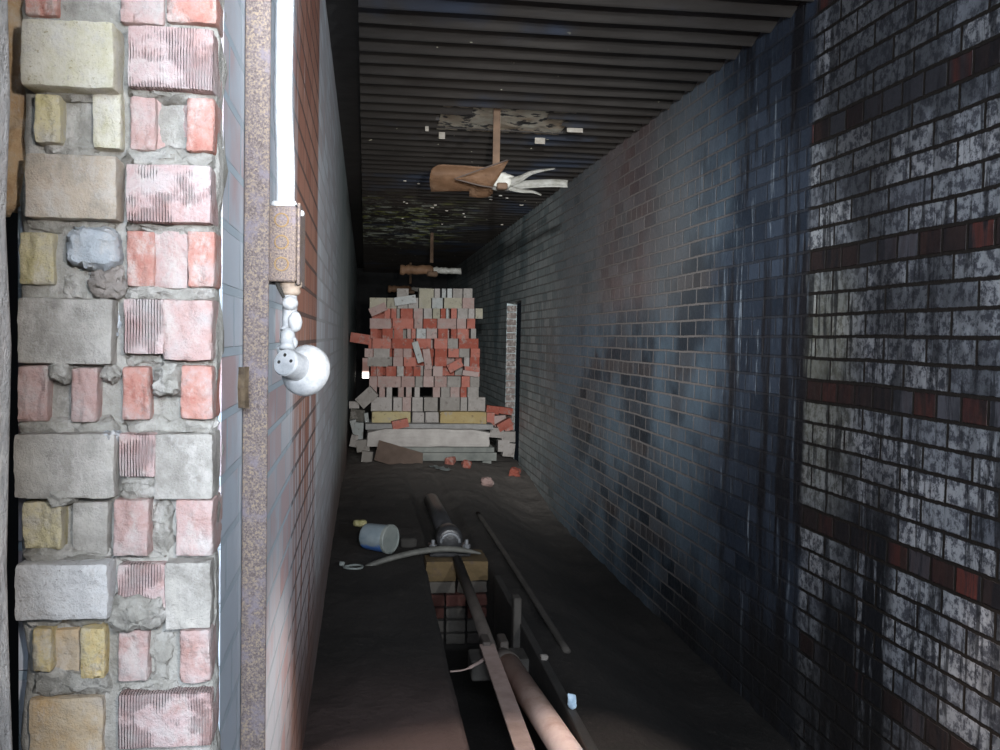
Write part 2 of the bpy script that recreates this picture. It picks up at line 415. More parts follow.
# ceiling: corrugated deck, pitch .165
prof = []
pitch = .165; y = 1.0; 
bm = bmesh.new()
XA, XB = -.035, XR+.02
prev = None
TY0, TY1 = 4.44, 4.62                      # torn rib
prof = []
while y < YE:
    prof += [(y, ZC+.050), (y+.05, ZC+.040), (y+.10, ZC+.022), (y+.145, ZC+.003), (y+.156, ZC), (y+.161, ZC+.008)]
    y += pitch
nx = 70
xs = [XA+(XB-XA)*i/nx for i in range(nx+1)]
vs = []
for (py, pz) in prof:
    row_ = []
    for x in xs:
        dz = .004*noise.noise(Vector((x*2, py*6, 3)))
        row_.append(bm.verts.new((x + (0.004*noise.noise(Vector((py*9, 1, 2))) if x == XA else 0), py, pz+dz)))
    vs.append(row_)
for i in range(len(vs)-1):
    for j in range(nx):
        ymid = (prof[i][0]+prof[i+1][0])/2; xm = (xs[j]+xs[j+1])/2
        ti = (ymid-1.0)/pitch; jag = .05*noise.noise(Vector((xm*9, int(ti)*3.7, 0)))+.03*noise.noise(Vector((ymid*40, xm*20, 0)))
        if 22.0 <= ti < 22.97 and .49+jag < xm < .89+jag: continue
        if 22.97 <= ti < 24.95 and .33+jag+(ti-23)*.03 < xm < 1.00+jag: continue
        bm.faces.new((vs[i][j], vs[i+1][j], vs[i+1][j+1], vs[i][j+1]))
ceil = struct(put('ceiling', bm, M_CEIL), 'dark corrugated steel ceiling with a torn strip', 'ceiling')
# roof slab above the deck
bm = bmesh.new(); bx(bm, (-.6, -.4, ZC+.16), (2, YE, ZC+.3))
struct(put('ceiling_slab', bm, M_VOID), 'dark roof slab above the corrugated deck', 'ceiling')
# plaster exposed in the tear
tp = NT('peeling_cream_plaster', .9)
n = tp.noise(11, detail=5); 
cc = tp.mix(tp.step(n, .42, .47), (.085, .078, .075), tp.ramp(tp.noise(7), [(.35, (.56, .43, .30)), (.6, (.76, .70, .58))]))
tp.bump(n, .6, .01); tp.col(cc)
bm = bmesh.new(); grid = []
for i in range(16):
    yy = 4.50+i*.045
    grid.append([Vector((.36+.0285*k, yy, ZC+.030-.024*i/15+.004*noise.noise(Vector((k*.7, i*.8, 1))))) for k in range(24)])
sheet(bm, grid, .01)
put('plaster_strip', bm, tp.m, ceil)
M_PEEL = simple('peeling_plaster_flake', (.35, .30, .24), (.52, .48, .42), 20, .9)
for (u, v, w_, h_, tilt) in ((442, 133, 7, 8, .2), (540, 139, 12, 7, -.1), (427, 127, 4, 6, .3), (575, 129, 18, 5, .1)):
    p = onZ(u, v, ZC-.004); bm = bmesh.new()
    sx, sz = w_/F*4.5, h_/F*4.5
    grid = [[p+Vector((i*sx/4-sx/2+.004*noise.noise(Vector((i, j, u))), .03*(1-j/3)**2*tilt, -sz*(j/3)+.006)) for i in range(5)] for j in range(4)]
    sheet(bm, grid, .004); put('plaster_flake', bm, M_PEEL, ceil)
for k in range(26):                         # small flakes stuck below the deck
    p = onZ(random.uniform(395, 560), random.uniform(178, 225), ZC-.002); 
    if p.x > 1.3 or p.x < .05: continue
    bm = bmesh.new(); t = roughbox(p+Vector((-.012, -.006, -.005)), p+Vector((.012*random.uniform(.3, 1.6), .006, .003)), .003, 60, k, .001, 1); join(bm, t)
    put('paint_flake', bm, M_PEEL, ceil)

# steel beam along the top of the left wall
bm = bmesh.new()
bx(bm, (WX0, -.2, 1.155), (XA+.012, YE, 1.172)); bx(bm, (-.10, -.2, 1.165), (-.088, YE, 1.24))
struct(put('trim_2', bm, M_BLACK), 'dark steel beam flange along the top of the left wall', 'beam')

# floor
def sst(a0, b0, x):
    t = max(0, min(1, (x-a0)/(b0-a0))); return t*t*(3-2*t)
def fh(x, y):
    left = -1.085 + .045*sst(3.2, 5.0, y)
    right = -1.11 - .21*sst(.70, 1.25, x)
    z = left + (right-left)*sst(.45, .62, x)
    if y < 4.72:
        tr = sst(.285, .315, x)*(1-sst(.595, .61, x))
        z += tr*(-1.52-z)
    else:
        tr = sst(.3, .36, x)*(1-sst(.55, .62, x)); z += -.05*tr
    far = -1.135 + .02*math.sin(x*3)
    z += (far-z)*sst(6.6, 8.7, y)
    z += .016*noise.noise(Vector((x*5, y*4, 0)))+.010*noise.noise(Vector((x*14, y*12, 4)))+.006*noise.noise(Vector((x*33, y*30, 4)))
    return z
bm = bmesh.new()
fx = sorted([XL-.02+(XR+.04-XL)*i/80 for i in range(81)]+[.288, .312, .597, .608])
fy = [-.4+i*.06 for i in range(292)]
g = [[bm.verts.new((x, yy, fh(x, yy))) for x in fx] for yy in fy]
for i in range(len(fy)-1):
    for j in range(len(fx)-1): bm.faces.new((g[i][j], g[i][j+1], g[i+1][j+1], g[i+1][j]))
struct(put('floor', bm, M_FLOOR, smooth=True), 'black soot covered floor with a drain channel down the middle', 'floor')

# ------------------------------------------------------------ broken wall end (bricks are parts of the left wall)
def pier(kind, u0, v0, u1, v1, dy=0., depth=.07, seed=[0]):
    seed[0] += 1
    dy += random.uniform(-.004, .004)
    p0, p1 = onY(u0, v1, PY+dy), onY(u1, v0, PY+dy)
    if u1 >= 205: p1.x = XL-.0005+random.uniform(-.001, .001)
    lump = kind in ('mortar', 'blue', 'brown')
    brk = kind in ('red', 'pink', 'yellow', 'moss')
    t = roughbox((p0.x, PY+dy, p0.z), (p1.x, PY+dy+depth, p1.z), .005 if lump else .0012, 60 if lump else 40, seed[0], .006 if lump else .0014, 13)
    cx, hx_ = (p0.x+p1.x)/2, (p1.x-p0.x)/2
    for v in t.verts:
        if v.co.y > PY+dy+depth*.4: continue
        if brk:                                   # split through the core holes: concave upright channels and torn edges
            if dy > .009 and kind != 'moss': v.co.y += .010*(1-min(1, abs((v.co.x-cx)/hx_))**2)
            n_ = noise.noise(Vector((v.co.x*70, v.co.z*25, seed[0]*3.3))); v.co.y += .0045*n_
            v.co.y += .0025*noise.noise(v.co*190)
        elif lump: v.co += .0035*noise.noise_vector(v.co*150)
        else:
            v.co.y += .0022*noise.noise(v.co*45)+(.0022*noise.noise(v.co*150) if kind != 'ribbed' else .0008*noise.noise(v.co*150))
    o = put('mortar_lump' if lump else 'brick', t, PB[kind], wl, smooth=42)
    return o
L = [  # left stack of bricks: kind, u0, v0, u1, v1, dy
 ('red', 24, -6, 58, 14, .01), ('mortar', 56, -6, 92, 16, .02), ('red', 86, -6, 124, 16, .015),
 ('cream', 20, 22, 114, 84, -.02), ('mortar', 30, 82, 120, 96, .0),
 ('moss', 34, 94, 60, 142, .0), ('mortar', 56, 92, 88, 134, .022), ('cream', 92, 93, 121, 148, .004), ('mortar', 40, 138, 96, 156, .006),
 ('peach', 24, 156, 117, 217, -.012), ('mortar', 24, 214, 118, 231, .008),
 ('moss', 18, 233, 54, 284, .004), ('mortar', 52, 228, 72, 290, .02), ('blue', 62, 226, 115, 267, -.012), ('brown', 88, 262, 121, 296, -.004), ('mortar', 60, 268, 92, 300, .01),
 ('grey', 17, 299, 112, 364, -.008), ('blue', 109, 306, 121, 342, .01),
 ('pink', 17, 366, 48, 422, -.004), ('mortar', 47, 360, 69, 384, -.006), ('mortar', 48, 382, 70, 424, .018), ('pink', 70, 368, 97, 423, -.004), ('mortar', 96, 366, 121, 380, -.004), ('mortar', 95, 378, 120, 424, .016),
 ('grey', 13, 434, 114, 499, -.010), ('mortar', 16, 418, 116, 438, .006), ('mortar', 42, 486, 74, 508, -.014), ('blue', 92, 432, 118, 446, -.012),
 ('moss', 22, 502, 62, 550, -.001), ('mortar', 62, 505, 75, 556, .02), ('grey', 72, 502, 108, 556, .004),
 ('mortar', 18, 548, 110, 566, .004),
 ('white', 14, 564, 108, 622, -.016), ('mortar', 20, 616, 104, 630, .004),
 ('yellow', 32, 628, 52, 672, -.004), ('tan', 50, 628, 80, 678, .006), ('yellow', 79, 628, 105, 680, -.002), ('mortar', 32, 668, 110, 700, .004), ('mortar', 102, 640, 114, 690, .02),
 ('tan', 28, 697, 103, 762, .002),
]
Rr = [
 ('pink', 120, -6, 164, 22, .012), ('red', 166, -6, 219, 21, .0), ('mortar', 160, 10, 190, 28, .008),
 ('ribbed', 127, 29, 221, 86, -.014), ('mortar', 124, 84, 220, 98, .004),
 ('pink', 129, 97, 156, 150, .004), ('pink', 154, 97, 188, 151, .016), ('red', 186, 98, 217, 151, .002), ('mortar', 122, 148, 216, 168, .006),
 ('ribbed', 125, 166, 215, 221, -.010), ('mortar', 122, 219, 214, 233, .006),
 ('red', 126, 231, 155, 286, .006), ('pink', 153, 231, 188, 288, .012), ('red', 187, 231, 214, 287, .0), ('mortar', 124, 286, 214, 302, .008),
 ('ribbed', 123, 299, 164, 354, -.006), ('pink', 163, 300, 213, 360, -.004), ('mortar', 122, 350, 165, 368, .006), ('mortar', 155, 356, 212, 368, .002),
 ('red', 122, 367, 150, 420, .0), ('mortar', 150, 364, 180, 396, -.008), ('pink', 149, 392, 178, 420, .018), ('red', 180, 366, 211, 420, .0), ('mortar', 118, 418, 211, 436, .004),
 ('ribbed', 118, 434, 155, 478, -.002), ('grey', 153, 434, 210, 500, -.006), ('mortar', 116, 474, 160, 502, .002),
 ('pink', 113, 500, 149, 557, -.006), ('mortar', 149, 500, 174, 556, .010), ('pink', 175, 500, 210, 557, -.004), ('mortar', 112, 554, 210, 568, .008),
 ('ribbed', 117, 564, 166, 612, .0), ('grey', 164, 562, 210, 630, -.004), ('mortar', 106, 598, 162, 634, -.014),
 ('pink', 117, 630, 148, 682, .0), ('mortar', 146, 632, 174, 690, .010), ('pink', 179, 630, 210, 684, -.004), ('mortar', 115, 680, 180, 696, .004), ('mortar', 170, 682, 209, 696, .006),
 ('ribbed', 117, 692, 210, 750, -.006),
]
for r in L+Rr: pier(r[0], r[1], r[2], r[3], r[4], r[5])
# mortar core behind the bricks
lo, hi = onY(20, 800, PY+.03), onY(213, -60, PY+.03)
t = roughbox((lo.x+.006, PY+.016, -1.2), (XL-.001, PY+.07, 1.1), .007, 26, 3, .004, 110)
put('mortar_bed', t, PB['mortar'], wl, smooth=True)
# side skin of the wall end, up to the face
bm = bmesh.new(); bx(bm, (XL-.02, PY+.05, -1.35), (XL+.0006, PY+.08, 1.15)); put('brick_facing', bm, MW_L, wl)
# lower continuation of the broken end, below the picture
for k in range(8):
    z1 = onY(150, 762, PY).z - k*.0677
    for (x0, x1, kd) in ((WX0+.02, WX0+.112, 'tan'), (WX0+.118, XL, 'ribbed')):
        if z1-.06 < -1.2: continue
        t = roughbox((x0, PY, z1-.06), (x1, PY+.07, z1), .003, 30, k, .004, 6); put('brick', t, PB[kd], wl, smooth=True)
# rubble of the far leaf, left of the wall end
M_RUB = brickmat('tan_rubble', (.40, .24, .12), (.56, .38, .22), (.58, .48, .36), 30)
p0, p1 = onY(8, 200, 1.04), onY(34, -20, 1.04)
t = roughbox((p0.x-.04, 1.035, p0.z), (p1.x+.004, 1.12, p1.z+.02), .02, 18, 9, .01, 14); put('rubble', t, M_RUB, wl, smooth=True)
# near jamb at the left picture edge
M_NEAR = brickmat('near_grey_plaster', (.20, .19, .18), (.30, .29, .28), (.34, .30, .28), 14)
e = onY(16, 375, .56).x
t = roughbox((e-.16, .44, -1.2), (e, .56, 1.0), .006, 9, 21, .006, 34)
struct(put('wall_near', t, M_NEAR, smooth=True), 'rough grey wall edge close by at the far left', 'wall')
# wall of the dark space left of the broken end
bm = bmesh.new(); bx(bm, (-1.1, 0, -1.4), (-1.0, 6, 1.3)); struct(put('wall_outer', bm, M_VOID), 'dark wall beyond the broken wall end', 'wall')

# ------------------------------------------------------------ things on the left wall
AY = 1.225
ang = empty('steel_angle', (XL, AY, -1.1), 'speckled rusty steel angle standing upright against the left wall', 'steel angle')
bm = bmesh.new()
p0, p1 = onY(246.5, 375, AY), onY(268.0, 375, AY)
bx(bm, (XL+.001, AY, -1.16), (p1.x, AY+.006, 1.15), None, .001)
o = put('front_leg', bm, M_RUST, ang); o.matrix_parent_inverse = Matrix.Translation(-ang.location)
bm = bmesh.new(); bx(bm, (XL+.001, AY+.006, -1.16), (XL+.007, AY+.045, 1.15), None, .001)
o = put('wall_leg', bm, M_RUST, ang); o.matrix_parent_inverse = Matrix.Translation(-ang.location)
def keep(o, root): o.parent = root; o.matrix_parent_inverse = Matrix.Translation(-root.location); return o

# small bent tab on the angle
M_TAB = simple('burnt_brown_metal', (.05, .035, .025), (.30, .22, .14), 30, .6, .4, .002)
grid = []
for j in range(7):
    v = 367+j*(408-367)/6
    rowp = []
    for i in range(6):
        u = 230.5+i*18/5 + (2.5 if j in (0, 6) and i == 0 else 0)
        p = onY(u, v, 1.19); p.y += .014*((i-3)/3)**2 - .008*(1-abs(j-3)/3); rowp.append(p)
    grid.append(rowp)
bm = bmesh.new(); sheet(bm, grid, .003)
keep(put('bent_tab', bm, M_TAB), ang)

BY = 1.30
b0, b1 = onY(270, 281, BY), onY(297, 206, BY)
jb = empty('junction_box', ((b0.x+b1.x)/2, BY, b0.z), 'rusty steel junction box with three knockouts under the white conduit', 'junction box')
bm = bmesh.new(); bx(bm, (XL+.002, BY, b0.z), (b1.x, BY+.10, b1.z), None, .002); keep(put('box_body', bm, M_RUST), jb)
bm = bmesh.new(); bx(bm, (b1.x+.0005, BY-.004, b0.z-.004), (b1.x+.0045, BY+.106, b1.z+.004), None, .001); keep(put('cover_plate', bm, M_RUST), jb)
bm = bmesh.new(); q = onY(300.5, 206, BY); 
lathe(bm, [(.0035, 0), (.004, .002), (.002, .004)], axisM((b1.x+.0045, BY+.012, b1.z-.008), (1,0,0)), 10); keep(put('cover_screw', bm, M_WHITE), jb)
M_RING = simple('orange_rust', (.20, .125, .06), (.28, .19, .095), 60, .8)
for v in (220, 242, 264):
    p = onY(281.5, v, BY); bm = bmesh.new(); seg = 28; pts = []
    for k in range(seg+1):
        an = 2*math.pi*k/seg; pts.append(p+Vector((math.cos(an)*.0085, -.0003, math.sin(an)*.0085)))
    tube(bm, pts, .0011, 6, False); keep(put('knockout', bm, M_RING), jb)
# conduit
co = bmesh.new()
cpts = [onY(283.5+k[0], k[1], BY+.035) for k in ((1.5, -40), (1, 0), (0, 60), (-.3, 110), (1.5, 150), (2.0, 180), (1.5, 204))]
cpts = [Vector((p.x, BY+.035, p.z)) for p in cpts]
cpts.insert(0, Vector((cpts[0].x, BY+.035, 1.14)))
tube(co, smoothpath(cpts, 6), .0125, 16)
cn = tag(put('conduit', co, M_WHITE, smooth=True), 'white painted conduit running down the left wall into the rusty box', 'conduit')
t = roughbox(Vector((cpts[-1].x-.019, BY+.012, b1.z-.001)), Vector((cpts[-1].x+.017, BY+.055, b1.z+.010)), .003, 60, 4, .004, 6)
put('conduit_collar', t, M_WHITE, cn, smooth=True)
# socket with lumpy white neck
SY = 1.30
def sp(u, v, dy=0): p = onY(u, v, SY+dy); return p
so = empty('light_socket', sp(291, 283), 'white round lamp socket hanging from the rusty junction box', 'light socket')
M_WOOD1 = simple('grey_brown_wood', (.16, .12, .09), (.32, .26, .21), 30, .8)
bm = bmesh.new(); lathe(bm, [(.010, .004), (.0145, 0), (.0145, -.006), (.012, -.008), (.013, -.014), (.010, -.018)], Matrix.Translation(sp(291, 282, .03)+Vector((0,0,.0)))); keep(put('collar', bm, M_WOOD1, smooth=True), so)
bm = bmesh.new(); tube(bm, [sp(276, 280, .02), sp(279, 288, .02), sp(284, 297, .025)], .003, 8); tube(bm, [sp(272, 281, .03), sp(285, 284, .03)], .003, 8); keep(put('bracket', bm, M_HOLE), so)
bm = bmesh.new()
tube(bm, smoothpath([sp(290, 294, .03), sp(289.5, 312, .028), sp(288, 330, .025), sp(287, 350, .01)], 6), [.0095]*6+[.0085]*6+[.010]*7, 16)
for (u, v, r, sz) in ((295, 322, .0095, 1.5), (288, 336, .009, 1.2), (293, 343, .007, 1.2), (281, 350, .006, 1.2), (290, 303, .0105, .9)):
    t = bmesh.new(); bmesh.ops.create_uvsphere(t, u_segments=16, v_segments=10, radius=r)
    for q in t.verts: q.co.z *= sz
    join(bm, t, Matrix.Translation(sp(u, v, .018)))
rough(bm, .0015, 120, 2)
keep(put('neck', bm, M_WHITE2, smooth=True), so)
back, front = sp(304.5, 370, .02), sp(284.5, 362, -.018)
d = (front-back)
ln = d.length; M = axisM(back, d)
bm = bmesh.new(); lathe(bm, [(.020, -.020), (.030, -.016), (.0345, -.008), (.0345, .002), (.031, .008), (.024, .013), (.020, .016)], M, 40); keep(put('base_disc', bm, M_WHITE2, smooth=True), so)
bm = bmesh.new(); lathe(bm, [(.0185, .010), (.0182, ln-.003), (.0165, ln), (.0, ln)][:3]+[(.001, ln)], M, 32); keep(put('socket_barrel', bm, M_WHITE2, smooth=False), so)
ux = M.to_3x3() @ Vector((1,0,0)); uy = M.to_3x3() @ Vector((0,1,0)); dn = d.normalized()
for (u, v) in ((279, 362), (291, 361), (285, 355)):
    dr = ray(u, v); tt = front.dot(dn)/dr.dot(dn); p = dr*tt
    bm = bmesh.new(); lathe(bm, [(.0024, -.001), (.0024, .0004)], axisM(p, d), 12)
    keep(put('contact_hole', bm, M_HOLE), so)

# ------------------------------------------------------------ hanging fixtures
def sheetmat(name, c1, c2, c3): return simple(name, c1, c2, 9, .7, .4, .004, 6, 0, c3)
M_ORUST = sheetmat('brown_rusted_sheet', (.095, .05, .026), (.15, .08, .042), (.21, .125, .075))
M_DRUST = simple('dark_rust', (.06, .036, .022), (.11, .066, .04), 12, .8)
M_PAINT = simple('chipped_white_paint', (.20, .19, .16), (.36, .35, .32), 25, .6, .4, .003)
M_EDGE = simple('dark_sheet_edge', (.03, .022, .018), (.07, .05, .04), 12, .8)
def fixture(name, yy, full, label, off):
    """off maps (u,v) of the near fixture to this one's place: scale about its hanger top"""
    FY = 4.72
    def P(u, v, dy=0): p = onY(u, v, FY); p.y += dy; return p
    hx = onY(497, 112, FY).x
    top = Vector((hx, FY, ZC+.05))
    root = empty(name, top, label, 'hanging light', 'rusty strip lights hanging from the ceiling')
    def kp(nm, bm, m, sm=False): return keep(put(nm, bm, m, smooth=sm), root)
    bm = bmesh.new(); z0 = P(497, 178).z
    bx(bm, (hx-.017, FY-.003, z0), (hx+.017, FY+.003, ZC+.03)); kp('hanger_bar', bm, M_DRUST)
    if full:
        # curved rusty trough, opening towards the camera and down
        grid = []
        for j in range(11):
            s = j/10
            a0 = Vector((432+s*4, 187+0, 0)); rowp = []
            for i in range(12):
                q = i/11; u = 432+q*62
                topv = 163.5+2.5*math.sin(q*2.2)+5*max(0, q-.5)+ (5*(1-q*6)**2 if q < 1/6 else 0)
                botv = 189.5-.5*q + (0 if q < .55 else 8*(q-.55))
                rowp.append(P(u+ (2.5*math.sin(s*math.pi) * (-1) if q < .1 else 0), topv+(botv-topv)*s, -.05*math.sin(s*math.pi)+.07*s-.02*q))
            grid.append(rowp)
        bm = bmesh.new(); sheet(bm, grid, .003); kp('reflector', bm, M_ORUST, True)
        grid = []
        for j in range(9):
            s = j/8; e0 = Vector((453, 182, 0)).lerp(Vector((507, 162.5, 0)), s); e1 = Vector((453, 182.6, 0)).lerp(Vector((490, 190, 0)), s)
            grid.append([P(*(e0.lerp(e1, i/7)).xy, -.09-.02*math.sin(i/7*math.pi)+.02*s) for i in range(8)])
        bm = bmesh.new(); sheet(bm, grid, .003); kp('folded_flap', bm, M_ORUST, True)
        bm = bmesh.new()
        tube(bm, [P(453, 182, -.095), P(480, 172, -.095), P(505, 163, -.08)], .0035, 6)
        tube(bm, [P(453, 182, -.095), P(478, 188.5, -.095), P(491, 190, -.08)], .0035, 6); kp('flap_edge', bm, M_EDGE)
        grid = [[P(468+i*22/5+j*.5, 189.5+j*2.2+ (1.5*math.sin(i/5*math.pi)), -.05+.02*j) for i in range(6)] for j in range(4)]
        bm = bmesh.new(); sheet(bm, grid, .003); kp('lower_flap', bm, M_ORUST, True)
        # white blades
        def blade(line, w0, w1, dy):
            pts = smoothpath([Vector((*p, 0)) for p in line], 5); n_ = len(pts); grid = []
            for k, p in enumerate(pts):
                s = k/(n_-1); wd = w0+(w1-w0)*s
                dirv = (pts[min(k+1, n_-1)]-pts[max(k-1, 0)]).normalized(); nn = Vector((-dirv.y, dirv.x, 0))
                grid.append([P(*(p+nn*wd*(i/4-.5)).xy, dy-.03*s+.012*math.sin(i/4*math.pi)) for i in range(5)])
            bm = bmesh.new(); sheet(bm, grid, .003); kp('blade', bm, M_PAINT, True)
        blade([(508, 184), (518, 181), (530, 175), (552, 171.5)], 9, 1.2, -.06)
        blade([(512, 187), (530, 185.5), (550, 185), (565, 186)], 8, 7.5, -.04)
        blade([(507, 190), (518, 193), (530, 194.5), (538, 198)], 5, 1.5, -.07)
        t = roughbox(P(490, 188.5, -.06)-Vector((0, .0, 0)), P(512, 174, 0)+Vector((0, .05, 0)), .012, 25, 3, .012, 7)
        kp('white_boss', t, M_PAINT, True)
        t = roughbox(P(495, 191, -.07), P(506, 184.5, -.07)+Vector((0, .05, 0)), .003, 50, 5, .006, 5); kp('rusty_clamp', t, M_DRUST, True)
    else:
        zc = P(0, 176).z
        def lumpy(x0, x1, r, sd):
            t = bmesh.new(); tube(t, [(x0+(x1-x0)*k/12, FY-.03, zc) for k in range(13)], [r*(.8+.35*noise.noise(Vector((k*.8, sd, 0)))) for k in range(13)], 14)
            rough(t, .012, 12, sd); return t
        kp('reflector', lumpy(hx-.33, hx+.02, .062, 1), M_ORUST, True)
        kp('white_panel', lumpy(hx+.0, hx+.31, .042, 2), M_PAINT, True)
        t = roughbox(Vector((hx-.05, FY-.10, zc-.07)), Vector((hx+.06, FY+.02, zc-.01)), .01, 20, 5, .01, 5); kp('boss', t, M_DRUST, True)
    root.location = off(root.location)
    return root
fixture('hanging_light', 4.70, True, 'nearest hanging light, bent brown reflector with torn white blades on a flat bar', lambda l: l)
def at(u, z, yy): return lambda l: Vector((onY(u, 236, yy).x, yy, l.z))
fixture('hanging_light', 10.3, False, 'second hanging light, small rusty trough above the brick stack', at(432, 0, 10.3))
fixture('hanging_light', 14.6, False, 'farthest hanging light, barely seen in the dark above the brick stack', at(411, 0, 14.6))

# ------------------------------------------------------------ brick stack
def sb(name, c1, c2, sc=9):
    c1 = tuple(v*.62 for v in c1); c2 = tuple(v*.66 for v in c2)
    t = NT(name, .92); oi = t.new('ShaderNodeObjectInfo'); ge = t.new('ShaderNodeNewGeometry')
    pos = ge.outputs['Position']; rd = oi.outputs['Random']
    n = t.noise(sc*1.6, pos, 5, .7)
    c = t.ramp(t.math('ADD', n, t.math('MULTIPLY', t.math('SUBTRACT', rd, .5), .6)), [(.3, c1), (.68, c2)])
    c = t.mix(t.step(t.noise(13, pos, 6, .75), .52, .66, 0, .7), c, c if 'pedestal' in name else (.22, .20, .18))
    c = t.mix(t.step(t.noise(22, t.scaled((1, 1, 1), (7, 3, 1), pos), 5, .7), .56, .68, 0, .6), c, (.07, .05, .042))
    t.bump(t.noise(45, pos, 5, .7), .6, .006)
    return t.col(c)
SBM = {'r': sb('stack_red', (.34, .085, .055), (.44, .16, .12)), 'g': sb('stack_dusty', (.29, .26, .23), (.40, .36, .33)),
       't': sb('stack_tan', (.34, .31, .23), (.42, .38, .29)), 'p': sb('stack_pink', (.36, .24, .21), (.42, .31, .28)),
       'w': sb('stack_pale', (.36, .37, .35), (.45, .45, .43)), 'y': sb('stack_yellow', (.42, .31, .14), (.48, .40, .22), 5)}
CN = {'r': 'red', 'g': 'dusty grey', 't': 'tan', 'p': 'pinkish grey', 'w': 'pale grey', 'y': 'yellow'}
PROTO = []
for k in range(6):
    t = roughbox((-.5, -.5, -.5), (.5, .5, .5), .012, 1.7, k, .0, 3)
    bmesh.ops.bevel(t, geom=[], offset=0) if False else None
    me = bpy.data.meshes.new('brick'); t.to_mesh(me); t.free(); PROTO.append(me)
MESHES = {}
def brickobj(loc, size, col, rot=(0,0,0), name='brick'):
    k = random.randrange(6)
    if (k, col) not in MESHES:
        m2 = PROTO[k].copy(); m2.materials.append(SBM[col]); MESHES[(k, col)] = m2
    o = bpy.data.objects.new(name, MESHES[(k, col)]); COL.objects.link(o)
    o.location = loc; o.scale = size; o.rotation_euler = rot
    return o
STY = 8.9
ORD = ['', 'leftmost', 'second', 'third', 'fourth', 'fifth', 'sixth', 'seventh', 'eighth', 'ninth', 'tenth', 'eleventh', 'twelfth', 'thirteenth', 'fourteenth', 'fifteenth', 'sixteenth', 'seventeenth']
def place(u0, v0, u1, v1, col, dy=0, depth=.2, tilt=0):
    p0, p1 = onY(u0, v1, STY), onY(u1, v0, STY)
    d = depth
    return brickobj(Vector(((p0.x+p1.x)/2, STY+dy+d/2, (p0.z+p1.z)/2)), (p1.x-p0.x-.003, d, p1.z-p0.z-.002), col, (0, tilt, random.uniform(-.02, .02)))
ROWS = [  # (v top, v bottom, [(u0,u1,col[,v0,v1])])
 ('top', 288.5, 297.8, [(397, 409, 'g'), (419, 434, 't'), (434.6, 440.3, 'g'), (441.8, 446, 'w'), (447.3, 452.3, 'w'), (453, 463, 'g'), (463.3, 472.6, 'g')]),
 ('second', 297.8, 308.4, [(369.5, 386.5, 't'), (387, 397, 't'), (397.4, 408, 'g'), (408.4, 418.5, 'g'), (419, 431.5, 't'), (432, 443, 'w'), (444, 462, 't'), (462.4, 474.5, 'p')]),
 ('third', 308.4, 318.6, [(384.5, 390.5, 'r'), (391, 396.5, 'r'), (397, 400, 'g'), (400.5, 413, 'r'), (413.5, 423, 'p'), (423.4, 432, 'g'), (432.6, 440, 't'), (440.5, 445.8, 'r'), (446.2, 448.5, 'w'), (451, 457, 'r'), (457.5, 468, 'g'), (468.6, 475, 'g'), (475.4, 483, 't')]),
 ('fourth', 318.6, 328.6, [(369.5, 391, 'p'), (392.5, 413.8, 'r'), (414.2, 422.7, 'p'), (423.2, 437, 'r'), (437.4, 456.5, 'p'), (457, 466.5, 'p'), (467, 475.5, 'r')]),
 ('fifth', 328.6, 338.6, [(370.5, 378, 'r'), (382, 393, 'r'), (394, 403.5, 'r'), (407, 411, 'p'), (411.5, 416, 'r'), (416.5, 426, 'w'), (426.5, 437.5, 'p'), (438, 448, 'r'), (451, 457, 'r'), (457.6, 468.5, 'r'), (471, 476.5, 'g')]),
 ('sixth', 338.6, 348.6, [(368.5, 372, 'r'), (372.5, 391, 'r'), (392, 413.5, 'r'), (416, 431, 'r'), (434, 447.5, 'r'), (448, 458.5, 'g'), (459, 479, 'r')]),
 ('seventh', 348.6, 357.4, [(364.5, 373, 'p'), (373.5, 390, 'g'), (394, 403, 'p'), (403.5, 412, 'p'), (435, 447.5, 'r'), (448, 459, 'r'), (459.5, 470, 'g'), (470.5, 480, 'r')]),
 ('eighth', 357.4, 366.4, [(367.5, 388, 'g'), (393, 403, 'p'), (403.6, 416, 'r'), (434.5, 447, 'r'), (464, 469.5, 'g'), (470, 480, 'r')]),
 ('ninth', 366.4, 376.4, [(370.5, 376, 'r'), (376.6, 383, 'r'), (386, 396, 'r'), (397, 404, 'g'), (405.5, 412, 'r'), (413.5, 421, 'r'), (424, 432, 'p'), (433, 443, 'p'), (464.5, 480, 'r')]),
 ('tenth', 376.4, 387.2, [(369, 377, 'p'), (377.6, 401, 'p'), (401.5, 415, 'p'), (415.4, 423, 'g'), (423.4, 434, 'p'), (434.4, 447, 'p'), (447.4, 461, 'g'), (461.4, 470, 'r'), (470.4, 480, 'g')]),
 ('eleventh', 387.2, 397.4, [(370, 377, 'p'), (379, 385, 'p'), (386.6, 392.5, 'g'), (398, 404, 'p'), (406, 412, 'p'), (414.5, 420, 'g'), (433, 440.5, 'p'), (441, 450, 'g'), (450.5, 460, 'p'), (460.5, 467, 'r'), (467.5, 479, 'g')]),
 ('twelfth', 397.4, 411.4, [(371, 392.4, 'g'), (393, 402, 'g'), (402.5, 411.5, 'p'), (412, 423, 'g'), (424, 438, 'g'), (440, 460, 'g'), (460.6, 467.5, 'g'), (468, 485.5, 'g')]),
]
SHADE = {}
for (nm, v0, v1, lst) in ROWS:
    lst = sorted(lst)
    for i, q in enumerate(lst):
        o = place(q[0], v0, q[1], v1, q[2], random.uniform(0, .03), .2)
        pos = ORD[i+1] + ('' if i == 0 else ' from the left')
        tag(o, '%s brick, %s in the %s course of the stack' % (CN[q[2]], pos, nm if nm == 'top' else nm + ' highest'), 'brick', 'bricks in the big stack')
